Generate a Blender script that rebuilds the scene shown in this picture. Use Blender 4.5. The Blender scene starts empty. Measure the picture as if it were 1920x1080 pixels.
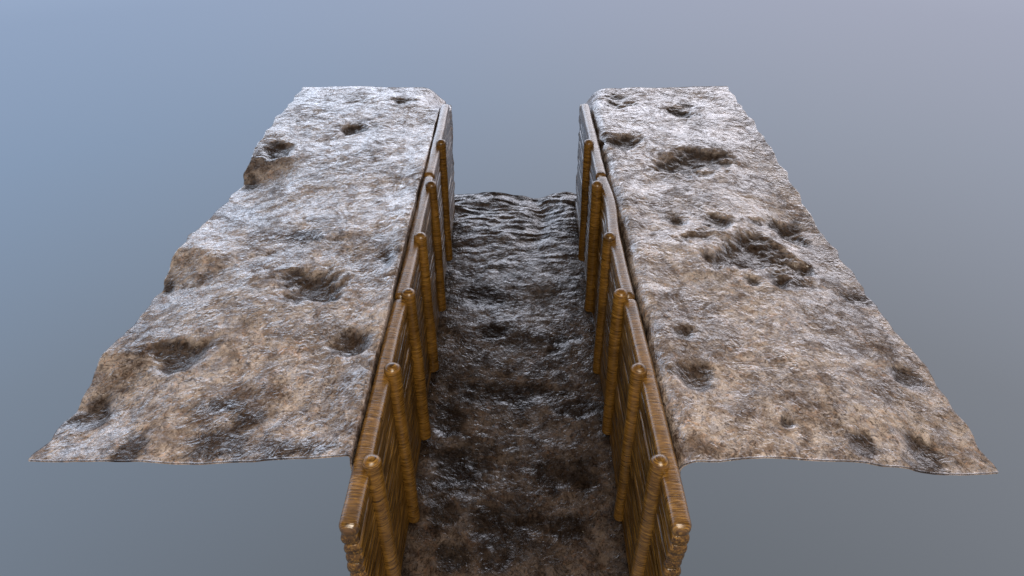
import bpy, math, random
import numpy as np
from mathutils import Vector

random.seed(7)
D = bpy.data
S = bpy.context.scene
COL = S.collection
R = math.radians

# ------------------------------------------------------------------ camera
cam = D.cameras.new('camera')
cam.sensor_width = 36
cam.lens = 1304 / 1920 * 36
cam.shift_x = -6 / 1920
cam.clip_start = 0.05
cam.clip_end = 500
co = D.objects.new('camera', cam)
COL.objects.link(co)
co.location = (0, 0, 4)
co.rotation_euler = (R(90 - 34.8), 0, 0)
S.camera = co

# ------------------------------------------------------------------ exposure
S.view_settings.view_transform = 'Standard'
S.view_settings.look = 'None'
S.view_settings.exposure = 0
S.view_settings.gamma = 1
S.view_settings.use_curve_mapping = False
S.cycles.use_denoising = True
S.cycles.max_bounces = 6

# ------------------------------------------------------------------ node helpers
class NT:
    def __init__(self, tree):
        self.t = tree
    def n(self, kind, **kw):
        nd = self.t.nodes.new(kind)
        for k, v in kw.items():
            if k.startswith('i_'):
                key = k[2:]
                key = int(key) if key.isdigit() else key.replace('_', ' ')
                nd.inputs[key].default_value = v
            else:
                setattr(nd, k, v)
        return nd
    def l(self, a, b):
        self.t.links.new(a, b)
    def math(self, op, a, b=None, clamp=False):
        m = self.n('ShaderNodeMath', operation=op, use_clamp=clamp)
        for i, v in enumerate((a, b)):
            if v is None: continue
            if isinstance(v, (int, float)): m.inputs[i].default_value = v
            else: self.l(v, m.inputs[i])
        return m.outputs[0]
    def ramp(self, fac, pts, interp='LINEAR'):
        r = self.n('ShaderNodeValToRGB')
        r.color_ramp.interpolation = interp
        e = r.color_ramp.elements
        while len(e) < len(pts): e.new(0.5)
        for el, (p, c) in zip(e, pts):
            el.position = p
            el.color = (c, c, c, 1) if isinstance(c, (int, float)) else (*c, 1)
        self.l(fac, r.inputs[0])
        return r.outputs[0]
    def mix(self, fac, a, b, blend='MIX'):
        m = self.n('ShaderNodeMix', data_type='RGBA', blend_type=blend)
        for s, v in ((m.inputs['Factor'], fac), (m.inputs['A'], a), (m.inputs['B'], b)):
            if isinstance(v, (int, float)): s.default_value = v
            elif isinstance(v, tuple): s.default_value = (*v, 1)
            else: self.l(v, s)
        return m.outputs['Result']
    def noise(self, vec, scale, detail=4, rough=.55, dist=0.0, out=0):
        q = self.n('ShaderNodeTexNoise')
        q.inputs['Scale'].default_value = scale
        q.inputs['Detail'].default_value = detail
        q.inputs['Roughness'].default_value = rough
        q.inputs['Distortion'].default_value = dist
        if vec is not None: self.l(vec, q.inputs['Vector'])
        return q.outputs[out]

# ------------------------------------------------------------------ world: soft overcast surroundings
W = D.worlds.new('World')
S.world = W
W.use_nodes = True
W.node_tree.nodes.clear()
w = NT(W.node_tree)
tc = w.n('ShaderNodeTexCoord')
sep = w.n('ShaderNodeSeparateXYZ')
w.l(tc.outputs['Generated'], sep.inputs[0])
X, Y, Z = sep.outputs
h = w.math('MULTIPLY_ADD', Z, .5); h.node.inputs[2].default_value = .5
#  z = -1 .. 1  ->  0 .. 1
left = w.ramp(h, [(0, (.105, .122, .142)), (.08, (.138, .162, .196)), (.22, (.192, .240, .312)), (.33, (.24, .325, .465)),
                  (.40, (.285, .375, .54)), (.50, (.48, .60, .82)), (.56, (2.9, 3.4, 4.3)), (.66, (2.5, 2.9, 3.6)), (.73, (.95, 1.08, 1.32)), (.80, (.34, .38, .45)), (1, (.20, .215, .24))])
right = w.ramp(h, [(0, (.105, .115, .125)), (.08, (.135, .150, .170)), (.22, (.208, .225, .260)), (.33, (.305, .335, .41)),
                   (.40, (.37, .395, .495)), (.50, (.55, .58, .72)), (.56, (3.6, 3.5, 3.85)), (.66, (3.0, 2.9, 3.15)), (.73, (1.15, 1.1, 1.16)), (.80, (.40, .38, .39)), (1, (.22, .21, .205))])
side = w.ramp(w.math('MULTIPLY_ADD', X, .5), [(0.14, 0), (.78, 1)], 'EASE')
side.node.inputs[0].links[0].from_node.inputs[2].default_value = .5
sky = w.mix(side, left, right)
# the open end ahead is brighter than what lies behind the viewer
ah = w.ramp(w.math('MULTIPLY', w.math('ADD', Y, 1.0), .5), [(0, .10), (.45, .12), (.78, .48), (.90, 1.15), (1, 1.55)])
up = w.ramp(h, [(.42, 0), (.56, 1)])
gain = w.mix(up, (1, 1, 1), ah)
sky = w.mix(1.0, sky, gain, 'MULTIPLY')
bg = w.n('ShaderNodeBackground')
w.l(sky, bg.inputs[0])
bg.inputs[1].default_value = 1.0
wo = w.n('ShaderNodeOutputWorld')
w.l(bg.outputs[0], wo.inputs[0])

# ------------------------------------------------------------------ lamps
def area(name, loc, target, size, power, color):
    li = D.lights.new(name, 'AREA')
    li.shape = 'DISK'
    li.size = size
    li.energy = power
    li.color = color
    o = D.objects.new(name, li)
    COL.objects.link(o)
    o.location = loc
    o.rotation_euler = (Vector(target) - Vector(loc)).to_track_quat('-Z', 'Y').to_euler()
    return o
area('warm_lamp', (0.2, -1.2, 6.2), (0, 4.4, -.6), 5.0, 1050, (1.0, .87, .71))

# ------------------------------------------------------------------ numeric noise
def perlin(x, y, seed):
    xi = np.floor(x).astype(np.int64); yi = np.floor(y).astype(np.int64)
    xf = x - xi; yf = y - yi
    def g(ix, iy):
        hsh = (ix * 374761393 + iy * 668265263 + seed * 974634777) & 0xffffffff
        hsh = ((hsh ^ (hsh >> 13)) * 1274126177) & 0xffffffff
        a = ((hsh ^ (hsh >> 16)) & 0xffff) / 65536.0 * 2 * np.pi
        return np.cos(a), np.sin(a)
    u = xf * xf * xf * (xf * (xf * 6 - 15) + 10)
    v = yf * yf * yf * (yf * (yf * 6 - 15) + 10)
    def d(ix, iy, dx, dy):
        gx, gy = g(ix, iy)
        return gx * dx + gy * dy
    a = d(xi, yi, xf, yf); b = d(xi + 1, yi, xf - 1, yf)
    c = d(xi, yi + 1, xf, yf - 1); e = d(xi + 1, yi + 1, xf - 1, yf - 1)
    return ((a * (1 - u) + b * u) * (1 - v) + (c * (1 - u) + e * u) * v) * 1.5
def fbm(x, y, period, octs, seed, gain=.5):
    r = 0; a = 1; p = period
    for i in range(octs):
        r = r + a * perlin(x / p + 17.3 * i, y / p + 9.1 * i, seed + i)
        a *= gain; p *= .5
    return r
def sst(a, b, x):
    t = np.clip((x - a) / (b - a), 0, 1)
    return t * t * (3 - 2 * t)

# ------------------------------------------------------------------ materials
def new_mat(name):
    m = D.materials.new(name)
    m.use_nodes = True
    m.node_tree.nodes.clear()
    t = NT(m.node_tree)
    b = t.n('ShaderNodeBsdfPrincipled')
    o = t.n('ShaderNodeOutputMaterial')
    t.l(b.outputs[0], o.inputs[0])
    return m, t, b

def mud_material(name, light, mid, dark, wet_lo, wet_hi, bump, sp=1.0):
    m, t, b = new_mat(name)
    tc = t.n('ShaderNodeTexCoord').outputs['Object']
    att = t.n('ShaderNodeAttribute', attribute_name='wet_mud').outputs['Fac']
    # coordinates dragged sideways a little, as trodden mud smears
    st = t.n('ShaderNodeMapping'); t.l(tc, st.inputs[0]); st.inputs['Scale'].default_value = (1.05, .92, 1); st.inputs['Rotation'].default_value = (0, 0, .35)
    sv = st.outputs[0]
    big = t.noise(sv, 1.1, 5, .62, .8)
    med = t.noise(sv, 3.6, 8, .70, 1.6)
    fin = t.noise(sv, 13, 8, .74, 2.6)
    grit = t.noise(sv, 40, 5, .72, 1.6)
    c = t.mix(t.ramp(med, [(.42, 0), (.56, 1)]), mid, light)
    c = t.mix(t.math('MULTIPLY', t.ramp(t.noise(sv, 5.1, 6, .7, 2.0), [(.50, 0), (.62, 1)]), .6), c, tuple(x * y for x, y in zip(light, (.66, .78, 1.02))))
    c = t.mix(t.math('MULTIPLY', t.ramp(t.noise(sv, 7.3, 6, .7, 2.0), [(.53, 0), (.66, 1)]), .6), c, tuple(x * y for x, y in zip(light, (1.15, .88, .68))))
    c = t.mix(t.ramp(fin, [(.38, .85), (.50, 0)]), c, dark)
    c = t.mix(t.math('MULTIPLY', t.ramp(t.noise(sv, 2.3, 7, .72, 1.0), [(.50, 0), (.60, 1)]), .50), c, tuple(x * 2.6 for x in dark))
    c = t.mix(t.ramp(grit, [(.34, .6), (.47, 0)]), c, dark)
    # fine wrinkles
    l1 = t.ramp(t.math('ABSOLUTE', t.math('SUBTRACT', t.noise(sv, 9, 4, .6, 2.4), .5)), [(0, 1), (.022, 0)])
    l2 = t.ramp(t.math('ABSOLUTE', t.math('SUBTRACT', t.noise(sv, 21, 4, .6, 2.0), .5)), [(0, 1), (.030, 0)])
    lm = t.ramp(t.noise(sv, 2.7, 4, .6, .5), [(.38, .15), (.6, 1)])
    lines = t.math('MULTIPLY', t.math('MAXIMUM', l1, t.math('MULTIPLY', l2, .8)), lm)
    c = t.mix(t.math('MULTIPLY', lines, .62), c, dark)
    patch = t.math('MULTIPLY', t.ramp(big, [(.41, 1), (.53, 0)]), t.ramp(fin, [(.40, .95), (.60, .35)]))
    c = t.mix(patch, c, tuple(x * 1.7 for x in dark))
    wetc = t.mix(t.ramp(fin, [(.35, 0), (.7, 1)]), tuple(x * .45 for x in dark), tuple(x * 1.7 for x in dark))
    am = t.math('MULTIPLY', att, t.ramp(fin, [(.36, 1.0), (.70, .80)]))
    c = t.mix(am, c, wetc)
    t.l(c, b.inputs['Base Color'])
    r = t.noise(sv, 5.0, 8, .74, 1.8)
    ro = t.ramp(r, [(.47, wet_lo), (.62, wet_hi)])
    t.l(t.math('MULTIPLY', ro, t.ramp(att, [(0, 1), (1, .55)])), b.inputs['Roughness'])
    b.inputs['IOR'].default_value = 1.62
    t.l(t.ramp(t.noise(sv, 3.1, 8, .78, 1.5), [(.44, .03), (.56, .66 * sp)]), b.inputs['Specular IOR Level'])
    a0 = t.noise(sv, 4.6, 2.5, .5, 1.2)
    a1 = t.noise(sv, 11, 2.0, .55, 1.8)
    a2 = t.noise(sv, 30, 1.0, .5, .8)
    hh = t.math('ADD', t.math('ADD', t.math('MULTIPLY', a1, 1.0), t.math('MULTIPLY', a0, 1.6)), t.math('SUBTRACT', t.math('MULTIPLY', a2, .36), t.math('MULTIPLY', lines, .05)))
    bp = t.n('ShaderNodeBump', i_Strength=1.0, i_Distance=bump)
    t.l(hh, bp.inputs['Height'])
    t.l(bp.outputs[0], b.inputs['Normal'])
    return m

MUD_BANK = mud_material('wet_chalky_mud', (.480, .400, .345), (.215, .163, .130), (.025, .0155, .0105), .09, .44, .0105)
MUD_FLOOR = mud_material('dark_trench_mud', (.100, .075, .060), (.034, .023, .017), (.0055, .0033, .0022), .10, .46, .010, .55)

def wood_material(name, axis, c0, c1, c2):
    """striae run round the log: noise squeezed along its axis"""
    m, t, b = new_mat(name)
    tc = t.n('ShaderNodeTexCoord').outputs['Object']
    oi = t.n('ShaderNodeObjectInfo').outputs['Random']
    off = t.n('ShaderNodeVectorMath', operation='ADD'); t.l(tc, off.inputs[0])
    cm = t.n('ShaderNodeCombineXYZ')
    for i in range(3): t.l(t.math('MULTIPLY', oi, 31.0 + i * 7), cm.inputs[i])
    t.l(cm.outputs[0], off.inputs[1])
    v = off.outputs[0]
    mp = t.n('ShaderNodeMapping'); t.l(v, mp.inputs[0])
    mp.inputs['Scale'].default_value = {'z': (4.5, 4.5, 58), 'y': (4.5, 58, 4.5), 'g': (26, 1.2, 22)}[axis]
    s1 = t.noise(mp.outputs[0], 1.0, 3, .6, .8)
    s2 = t.noise(mp.outputs[0], 2.6, 2, .6, .6)
    big = t.noise(v, 1.8, 4, .6, .5)
    c = t.mix(t.ramp(s1, [(.30, 0), (.66, 1)]), c0, c1)
    c = t.mix(t.math('MULTIPLY', t.ramp(s2, [(.48, 0), (.70, 1)]), .65), c, c2)
    c = t.mix(t.math('MULTIPLY', t.ramp(big, [(.35, .8), (.55, 0)]), .6), c, tuple(x * .55 for x in c0))
    t.l(c, b.inputs['Base Color'])
    t.l(t.ramp(s1, [(.3, .20), (.7, .42)]), b.inputs['Roughness'])
    b.inputs['IOR'].default_value = 1.65 if axis == 'y' else 1.5
    hh = t.math('ADD', s1, t.math('MULTIPLY', s2, .5))
    bp = t.n('ShaderNodeBump', i_Strength=1.0, i_Distance=.0018 if axis != 'g' else .005)
    t.l(hh, bp.inputs['Height'])
    t.l(bp.outputs[0], b.inputs['Normal'])
    return m
WC = ((.030, .013, .002), (.150, .070, .010), (.40, .215, .042))
WOOD_POST = wood_material('post_wood', 'z', *WC)
WOOD_TOP = wood_material('top_log_wood', 'y', *WC)
WOOD_WALL = wood_material('log_wall_wood', 'g', (.018, .008, .0012), (.105, .050, .008), (.33, .175, .034))

# ------------------------------------------------------------------ object helpers
def tag(o, label=None, cat=None, group=None, kind=None):
    if label: o['label'] = label
    if cat: o['category'] = cat
    if group: o['group'] = group
    if kind: o['kind'] = kind
    return o
def mesh_obj(name, verts, faces, mat, parent=None, smooth=True):
    me = D.meshes.new(name)
    me.from_pydata(verts, [], faces)
    me.materials.append(mat)
    me.polygons.foreach_set('use_smooth', [smooth] * len(me.polygons))
    me.update()
    o = D.objects.new(name, me)
    COL.objects.link(o)
    o.parent = parent
    return o

# ------------------------------------------------------------------ the ground: two banks and the trench floor
# hollows trodden into the mud: x, y, half-width, half-length
PL = [(-2.04,5.85,0.34,0.31),(-2.98,4.72,0.25,0.20),(-3.47,4.18,0.14,0.24),(-1.45,4.87,0.19,0.21),(-3.56,5.85,0.08,0.12),(-2.93,3.63,0.12,0.20),(-2.45,9.92,0.21,0.19),(-3.30,9.10,0.20,0.24),(-1.36,6.25,0.11,0.27),(-1.85,11.1,0.25,0.16),(-3.54,8.33,0.11,0.22)]
PR = [(1.66,11.13,0.28,0.30),(2.66,10.69,0.25,0.28),(1.54,9.47,0.27,0.29),(2.42,8.74,0.52,0.34),(2.53,6.47,0.55,0.44),(3.25,7.06,0.16,0.23),(2.39,7.12,0.16,0.18),(1.90,7.16,0.14,0.15),(2.93,5.93,0.25,0.13),(2.43,5.90,0.11,0.10),(1.57,5.02,0.11,0.13),(1.54,4.44,0.15,0.20),(2.67,3.71,0.11,0.16),(2.73,3.50,0.11,0.09),(3.16,3.66,0.16,0.27),(2.14,3.91,0.06,0.06),(3.18,7.25,0.38,0.16),(3.52,5.76,0.16,0.11),(3.43,4.54,0.14,0.21)]
PF = [(0.16,6.37,0.73,0.19),(-0.51,5.22,0.41,0.46),(0.40,5.10,0.23,0.41),(-0.19,4.39,0.35,0.38),(-0.74,5.95,0.25,0.35),(0.72,4.99,0.23,0.22),(-0.27,7.54,0.26,0.17),(0.57,7.36,0.22,0.23),(-0.55,4.08,0.26,0.18),(0.51,4.39,0.16,0.16),(-0.75,4.58,0.22,0.26),(-0.52,8.36,0.32,0.27),(-0.59,11.07,0.29,0.16),(0.74,6.13,0.26,0.18)]
# brown mud smears without much depth
ST = [(-2.34,3.66,0.26,0.20),(-1.71,3.61,0.24,0.16),(-2.45,6.81,0.24,0.14),(-2.36,4.09,0.26,0.12),(-2.1,3.95,.18,.12)]
EL = [(3.4,-.03),(3.54,-.030),(4.14,-.112),(4.76,-.005),(5.82,-.112),(6.42,.062),(8.42,-.161),(8.85,.031),(9.68,.079),(11.65,.017),(12,.0)]
ER = [(3.4,-.14),(3.59,-.140),(4.08,-.108),(4.61,-.118),(5.01,-.118),(5.69,-.152),(6.23,-.155),(7.17,-.173),(8.19,-.086),(9.41,0),(11.72,.02),(12,.02)]

half = []                                   # section from the outer edge to the foot of the wall
STEP = .0135
def seg(a, b):
    n = max(2, int(math.dist(a, b) / STEP))
    return [(a[0] + (b[0] - a[0]) * i / n, a[1] + (b[1] - a[1]) * i / n) for i in range(n)]
def arc(cx, cz, r, a0, a1):
    n = max(3, int(abs(a1 - a0) * r / STEP))
    return [(cx + r * math.cos(a0 + (a1 - a0) * i / n), cz + r * math.sin(a0 + (a1 - a0) * i / n)) for i in range(n)]
half += seg((3.64, 0), (1.38, 0)); iw = len(half)
half += arc(1.38, -.15, .15, math.pi / 2, math.pi)
half += seg((1.23, -.15), (1.24, -1.95)); ifo = len(half)
flo = arc(1.16, -1.95, .08, 0, -math.pi / 2) + seg((1.16, -2.03), (-1.16, -2.03)) + arc(-1.16, -1.95, .08, -math.pi / 2, -math.pi) + [(-1.24, -1.95)]
halfL = seg((3.64, 0), (1.245, 0)) + arc(1.245, -.04, .04, math.pi / 2, math.pi) + seg((1.205, -.04), (1.24, -1.95))
sec = [(-x, z) for x, z in halfL] + [(-x, z) for x, z in flo] + [(x, z) for x, z in half[::-1]]
sec = np.array(sec)
tan = np.gradient(sec, axis=0)
nrm = np.stack([-tan[:, 1], tan[:, 0]], 1)
nrm /= np.linalg.norm(nrm, axis=1)[:, None]   # points up / into the trench
arcl = np.concatenate([[0], np.cumsum(np.linalg.norm(np.diff(sec, axis=0), axis=1))])
ny = int((11.82 - 3.52) / STEP)
yy = np.linspace(3.52, 11.82, ny)
SX, YY = np.meshgrid(sec[:, 0], yy, indexing='ij')
SZ = np.meshgrid(sec[:, 1], yy, indexing='ij')[0]
A = np.meshgrid(arcl, yy, indexing='ij')[0]
NX = np.meshgrid(nrm[:, 0], yy, indexing='ij')[0]
NZ = np.meshgrid(nrm[:, 1], yy, indexing='ij')[0]
onbank = sst(-.35, -.05, SZ); onfloor = 1 - sst(-2.02, -1.9, SZ)
onwall = np.clip(1 - onbank - onfloor, 0, 1)
warpx = fbm(A, YY, .5, 2, 50) * .10
warpy = fbm(A, YY, .5, 2, 60) * .10
Aw, Yw = A + warpx, YY + warpy
big = fbm(Aw, Yw, 1.7, 2, 3)
med = fbm(Aw, Yw, .62, 3, 11, .36)
sml = fbm(Aw * .9, Yw * 1.2, .17, 3, 21)
rdg = 1 - np.abs(fbm(Aw, Yw * 1.25, .34, 3, 31, .36)) * 2
tiny = fbm(A, YY, .055, 2, 41)
def dsp(b_, m_, s_, r_, t_):
    return b_ * big + m_ * med + s_ * sml + r_ * (rdg - .6) + t_ * tiny
dB = dsp(.040, .013, .0014, .0028, .0004)
dF = dsp(.045, .017, .0020, .0035, .0005)
# folds at the far end of the floor, a rill between two humps
far = sst(8.6, 11.2, YY)
dF += far * (-.03 + .05 * np.exp(-((SX + .45) / .45) ** 2) + .07 * np.exp(-((SX - .95) / .28) ** 2) - .055 * np.exp(-((SX - .42 - .07 * np.sin(YY * 3)) / .15) ** 2))
dF += far * .03 * fbm(Aw * .55, Yw * 1.5, .3, 2, 77)
dW = -np.abs(dsp(.05, .04, .015, .01, .004)) - .0
# wall bulges back behind the hurdles, and shows past their far ends
disp = dB * onbank + dF * onfloor + dW * onwall
wet = np.zeros_like(SX)
ws = fbm(A, YY, .42, 5, 90, .62)
wj = fbm(Aw, Yw, .11, 3, 93)
wl_ = fbm(A, YY, .42, 4, 90, .50)
def stamp(lst, k, depth=True, amp=1.0):
    global disp, wet
    for i, (cx, cy, rx, ry) in enumerate(lst):
        msk = (np.abs(SX - cx) < rx * 2.6) & (np.abs(YY - cy) < ry * 2.6)
        d = np.sqrt(((SX - cx) / rx) ** 2 + ((YY - cy) / ry) ** 2) + ws * .85 + wj * .10
        dw = d
        d = np.sqrt(((SX - cx) / rx) ** 2 + ((YY - cy) / ry) ** 2) + wl_ * .45
        lvl = onfloor if k == 'F' else onbank
        if depth:
            edge = np.where(SX < 0, .15 + .85 * sst(3.6, 4.0, YY), .35 + .65 * sst(3.55, 3.95, YY))
            dp = edge * min(.29 * min(rx, ry) + .01, .13) * amp
            nearside = sst(-.3, .5, (cy - YY) / ry)
            disp = disp - np.where(msk, dp * ((1 - nearside) * (1 - sst(-.1, 1.4, d)) + nearside * (1 - sst(.35, 1.2, d))) * lvl, 0)
            disp = disp + np.where(msk, .06 * dp * np.exp(-((d - 1.3) / .28) ** 2) * lvl * (YY < cy + ry), 0)
        wm = np.where(msk, (1 - sst(.5, 1.3, .6 * dw + .4 * d)) * lvl, 0)
        wet = np.maximum(wet, wm)
stamp(PL, 'L'); stamp(PR, 'R'); stamp(PF, 'F', amp=.28); stamp(ST, 'L', depth=False)
wet *= np.where(SZ < -1.5, .85, 1.0)
# outer rims follow the broken edge
eL = np.interp(YY, [a for a, _ in EL], [b for _, b in EL]); eR = np.interp(YY, [a for a, _ in ER], [b for _, b in ER])
wl = sst(2.7, 3.6, -SX) * onbank; wr = sst(2.4, 3.6, SX) * onbank
disp = disp * (1 - .75 * np.maximum(sst(3.3, 3.62, -SX), sst(3.3, 3.62, SX))) + wl * eL + wr * eR
PX = SX + NX * disp + 0.0
PZ = SZ + NZ * disp
# mud laps close against the back of the hurdles but never through them
aX = np.abs(PX)
endb = sst(11.1, 11.45, YY) * onwall * .11
PX = PX - np.sign(SX) * endb
aX = np.abs(PX)
beh = (PZ > -1.8) & (aX < 1.21) & (YY < 11.1)
PX = np.where(beh, np.sign(PX) * 1.21, PX)
jx = sst(3.3, 3.64, np.abs(SX)) * fbm(YY, YY * 0 + 3, .5, 3, 97) * .05
PX = PX + np.sign(SX) * jx
PY = YY + (1 - sst(3.52, 3.9, YY)) * fbm(A, A * 0 + 5, .9, 2, 120) * .03
# front lips sag a little beside the hurdles
sag = (1 - sst(3.52, 3.8, YY)) * (np.exp(-((np.abs(SX) - 1.3) / .22) ** 2)) * onbank
PZ = PZ - sag * .035 * (SX > 0) + .06 * np.exp(-((SX + 1.22) / .20) ** 2) * onbank * (1 - sst(8, 10, YY)) + .03 * np.exp(-((SX - 1.3) / .2) ** 2) * onbank - .24 * sst(10.6, 11.8, YY) * np.exp(-((np.abs(SX) - 1.20) / .20) ** 2) * onbank

def sheet(name, i0, i1, mat):
    p = np.stack([PX[i0:i1], PY[i0:i1], PZ[i0:i1]], -1)
    nx_, ny_ = p.shape[:2]
    idx = np.arange(nx_ * ny_).reshape(nx_, ny_)
    top = np.stack([idx[:-1, :-1], idx[1:, :-1], idx[1:, 1:], idx[:-1, 1:]], -1).reshape(-1, 4)
    V = p.reshape(-1, 3)
    # crust thickness: a second skin underneath, stitched round the rim
    off = len(V)
    nn = np.stack([np.repeat(nrm[i0:i1, 0], ny_), np.zeros(nx_ * ny_), np.repeat(nrm[i0:i1, 1], ny_)], 1)
    step = 6
    ii = np.unique(np.append(np.arange(0, nx_, step), nx_ - 1)); jj = np.unique(np.append(np.arange(0, ny_, step), ny_ - 1))
    V2 = V - nn * .016
    # tuck the lower rim under so that only the crust's thin edge shows
    bot = top[:, ::-1] + off
    rim = []
    for e in (idx[0, :], idx[::-1, -1], idx[-1, ::-1], idx[:, 0]):
        a, b_ = e[:-1], e[1:]
        rim.append(np.stack([a, b_, b_ + off, a + off], 1))
    F = np.concatenate([top, bot] + rim)
    V = np.concatenate([V, V2])
    me = D.meshes.new(name)
    me.vertices.add(len(V)); me.vertices.foreach_set('co', V.astype(np.float32).ravel())
    me.loops.add(len(F) * 4); me.loops.foreach_set('vertex_index', F.astype(np.int32).ravel())
    me.polygons.add(len(F)); me.polygons.foreach_set('loop_start', np.arange(0, len(F) * 4, 4, dtype=np.int32))
    me.polygons.foreach_set('use_smooth', np.ones(len(F), dtype=bool))
    me.update(calc_edges=True); me.validate()
    at = me.attributes.new('wet_mud', 'FLOAT', 'POINT')
    ww = wet[i0:i1].ravel().astype(np.float32)
    at.data.foreach_set('value', np.concatenate([ww, ww]))
    me.materials.append(mat)
    o = D.objects.new(name, me); COL.objects.link(o)
    tag(o, kind='structure')
    return o
n1 = len(halfL); n2 = n1 + len(flo)
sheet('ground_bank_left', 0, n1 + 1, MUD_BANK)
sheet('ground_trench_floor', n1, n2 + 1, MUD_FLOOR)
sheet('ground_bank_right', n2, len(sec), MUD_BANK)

# ------------------------------------------------------------------ round timbers
def log_mesh(length, rx, rz, rnd, axis, wob=.006, sq=1.0, rings=None, nseg=20, taper=0.0, flat=1.0, bend=None, endr=None):
    """closed round timber with domed ends; axis 'y' lies from 0 to length, axis 'z' stands"""
    rings = rings or max(14, int(length / .05))
    endr = endr or min(rx, rz) * .9
    st = []
    for k in (0, .10, .28, .52, .8): st.append((endr * k, math.sqrt(max(0, 1 - (1 - k) ** 2)) * .97 + .03 if k else .0))
    for i in range(rings + 1):
        st.append((endr + (length - 2 * endr) * i / rings, 1))
    for k in (.8, .52, .28, .10, 0): st.append((length - endr * k, math.sqrt(max(0, 1 - (1 - k) ** 2)) * .97 + .03 if k else .0))
    ph = [rnd.uniform(0, 6.28) for _ in range(6)]
    vs, fs = [], []
    for j, (s, q) in enumerate(st):
        if q == 0:
            q = .30
        wx = wob * (math.sin(s * 2.1 + ph[0]) + .6 * math.sin(s * 5.3 + ph[1]))
        wz = wob * .6 * (math.sin(s * 1.7 + ph[2]) + .6 * math.sin(s * 6.1 + ph[3]))
        if bend: wx += bend(s)
        t = 1 - taper * s / length
        for i in range(nseg):
            a = 2 * math.pi * i / nseg
            rr = 1 + .035 * math.sin(3 * a + ph[4] + s * 1.2) + .008 * math.sin(s * 9 + 2 * a + ph[5]) + rnd.uniform(-.006, .006)
            ca, sa = math.cos(a), math.sin(a)
            x = math.copysign(abs(ca) ** sq, ca) * rx * q * rr * t + wx
            z = math.copysign(abs(sa) ** sq, sa) * rz * q * rr * t + wz
            vs.append((x, s, z) if axis == 'y' else (x, z, s))
    n = len(st)
    for j in range(n - 1):
        for i in range(nseg):
            a, b_ = j * nseg + i, j * nseg + (i + 1) % nseg
            f = (a, b_, b_ + nseg, a + nseg)
            fs.append(f if axis == 'z' else f[::-1])
    c0 = tuple(range(nseg)); c1 = tuple(range((n - 1) * nseg, n * nseg))
    if axis == 'z': fs += [c0[::-1], c1]
    else: fs += [c0, c1[::-1]]
    return vs, fs

def hurdle(sgn, y0, y1, seed, label, bend=None):
    rnd = random.Random(seed)
    root = D.objects.new('log_panel', None)
    COL.objects.link(root)
    root.location = (sgn * 1.139, y0, -2.0)
    tag(root, label, 'log panel', 'log panels lining the trench walls')
    L = y1 - y0
    v, f = log_mesh(L, .072, .066, rnd, 'y', wob=.003, sq=.76, bend=bend, nseg=24, rings=60)
    o = mesh_obj('top_log', v, f, WOOD_TOP, root)
    o.location = (0, 0, 2.0 - .066)
    V, F = [], []
    n = 18
    for k in range(n):
        zc = 2.0 - .175 - k * .1045
        dy = rnd.uniform(-.018, .018)
        dl = rnd.uniform(-.02, .02)
        v, f = log_mesh(L - .03 + dl, .066, .064, rnd, 'y', wob=.0035, bend=bend, nseg=16, rings=40, endr=.032, sq=.82)
        dx = rnd.uniform(-.004, .004)
        o_ = len(V)
        V += [(a + dx, b + .015 + dy, c + zc) for a, b, c in v]
        F += [tuple(i + o_ for i in q) for q in f]
    mesh_obj('log_wall', V, F, WOOD_WALL, root)
    return root

JY = [2.91, 5.615, 8.375, 11.07]
side_name = {-1: 'left', 1: 'right'}
where = ['nearest panel', 'middle panel', 'farthest panel']
desc = {(-1, 0): 'nearest log panel of the left trench wall, orange, its log ends jutting forward',
        (-1, 1): 'middle log panel of the left trench wall, beside the big crater in the bank',
        (-1, 2): 'farthest log panel of the left trench wall, its top log glaring white',
        (1, 0): 'nearest log panel of the right trench wall, duller brown with stacked log ends',
        (1, 1): 'middle log panel of the right trench wall, bent at its far end',
        (1, 2): 'farthest log panel of the right trench wall, white topped beside a muddy hollow'}
def bend_r(s): return -.0 + .045 * math.exp(-((s - 2.0) / .55) ** 2) - .01
for sgn in (-1, 1):
    for i in range(3):
        b = bend_r if (sgn, i) == (1, 1) else None
        hurdle(sgn, JY[i] + .012, JY[i + 1] - .012, 10 * i + sgn + 5, desc[(sgn, i)], b)

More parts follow.
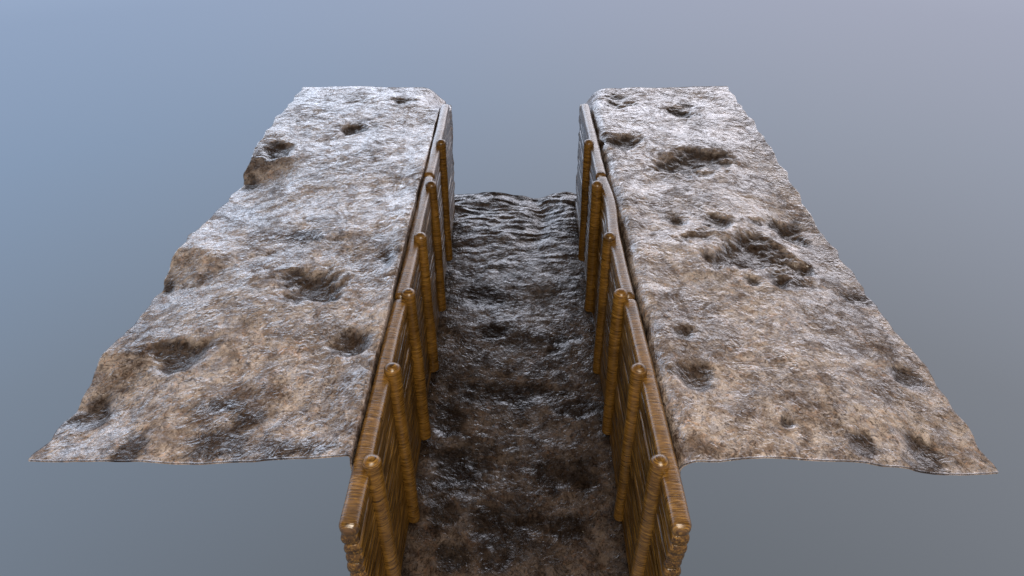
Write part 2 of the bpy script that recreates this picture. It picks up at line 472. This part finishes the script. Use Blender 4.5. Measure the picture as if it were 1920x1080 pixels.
# ------------------------------------------------------------------ stakes: x at top, y, x at foot, z of foot
STK = {-1: [(-1.057, 3.468, -1.035, -1.98), (-1.051, 4.500, -1.043, -2.0), (-1.055, 5.613, -1.040, -1.984), (-1.058, 6.713, -1.048, -1.93), (-1.068, 8.009, -1.053, -1.93), (-1.056, 9.341, -1.067, -1.93)],
       1: [(1.061, 3.468, 1.064, -1.98), (1.063, 4.486, 1.069, -1.95), (1.045, 5.613, 1.061, -1.9), (1.058, 6.713, 1.060, -1.96), (1.048, 8.009, 1.062, -1.94), (1.049, 9.341, 1.076, -1.93)]}
ordn = ['nearest', 'second', 'third', 'fourth', 'fifth', 'farthest']
extra = {(-1, 0): 'nearest stake of the left row, bright orange, cut off by the picture edge',
         (-1, 1): 'second stake from the front in the left row, pointed foot bare above the dark floor',
         (-1, 2): 'third stake from the front in the left row, beside the near panel joint',
         (-1, 3): 'fourth stake from the front in the left row, against the middle panel',
         (-1, 4): 'fifth stake from the front in the left row, below the far panel joint',
         (-1, 5): 'farthest stake of the left row, dark, against the white topped panel',
         (1, 0): 'nearest stake of the right row, light brown, cut off by the picture edge',
         (1, 1): 'second stake from the front in the right row, rounded foot on the dark floor',
         (1, 2): 'third stake from the front in the right row, beside the near panel joint',
         (1, 3): 'fourth stake from the front in the right row, against the bent middle panel',
         (1, 4): 'fifth stake from the front in the right row, below the far panel joint',
         (1, 5): 'farthest stake of the right row, dark, against the white topped panel'}
for sgn in (-1, 1):
    for i, (xt, y, xb, zb) in enumerate(STK[sgn]):
        rnd = random.Random(100 + i * 3 + sgn)
        top = .062
        ztop = .08 + top - .062
        zb2 = zb - .03
        L = ztop - zb2
        v, f = log_mesh(L, .072, .072, rnd, 'z', wob=.004, nseg=24, rings=70, endr=.055)
        v = [(a + (xt - xb) * (c / L), b, c) for a, b, c in v]
        o = mesh_obj('stake', v, f, WOOD_POST)
        o.location = (xb, y, zb2)
        tag(o, extra[(sgn, i)], 'stake', 'upright stakes in front of the log panels')
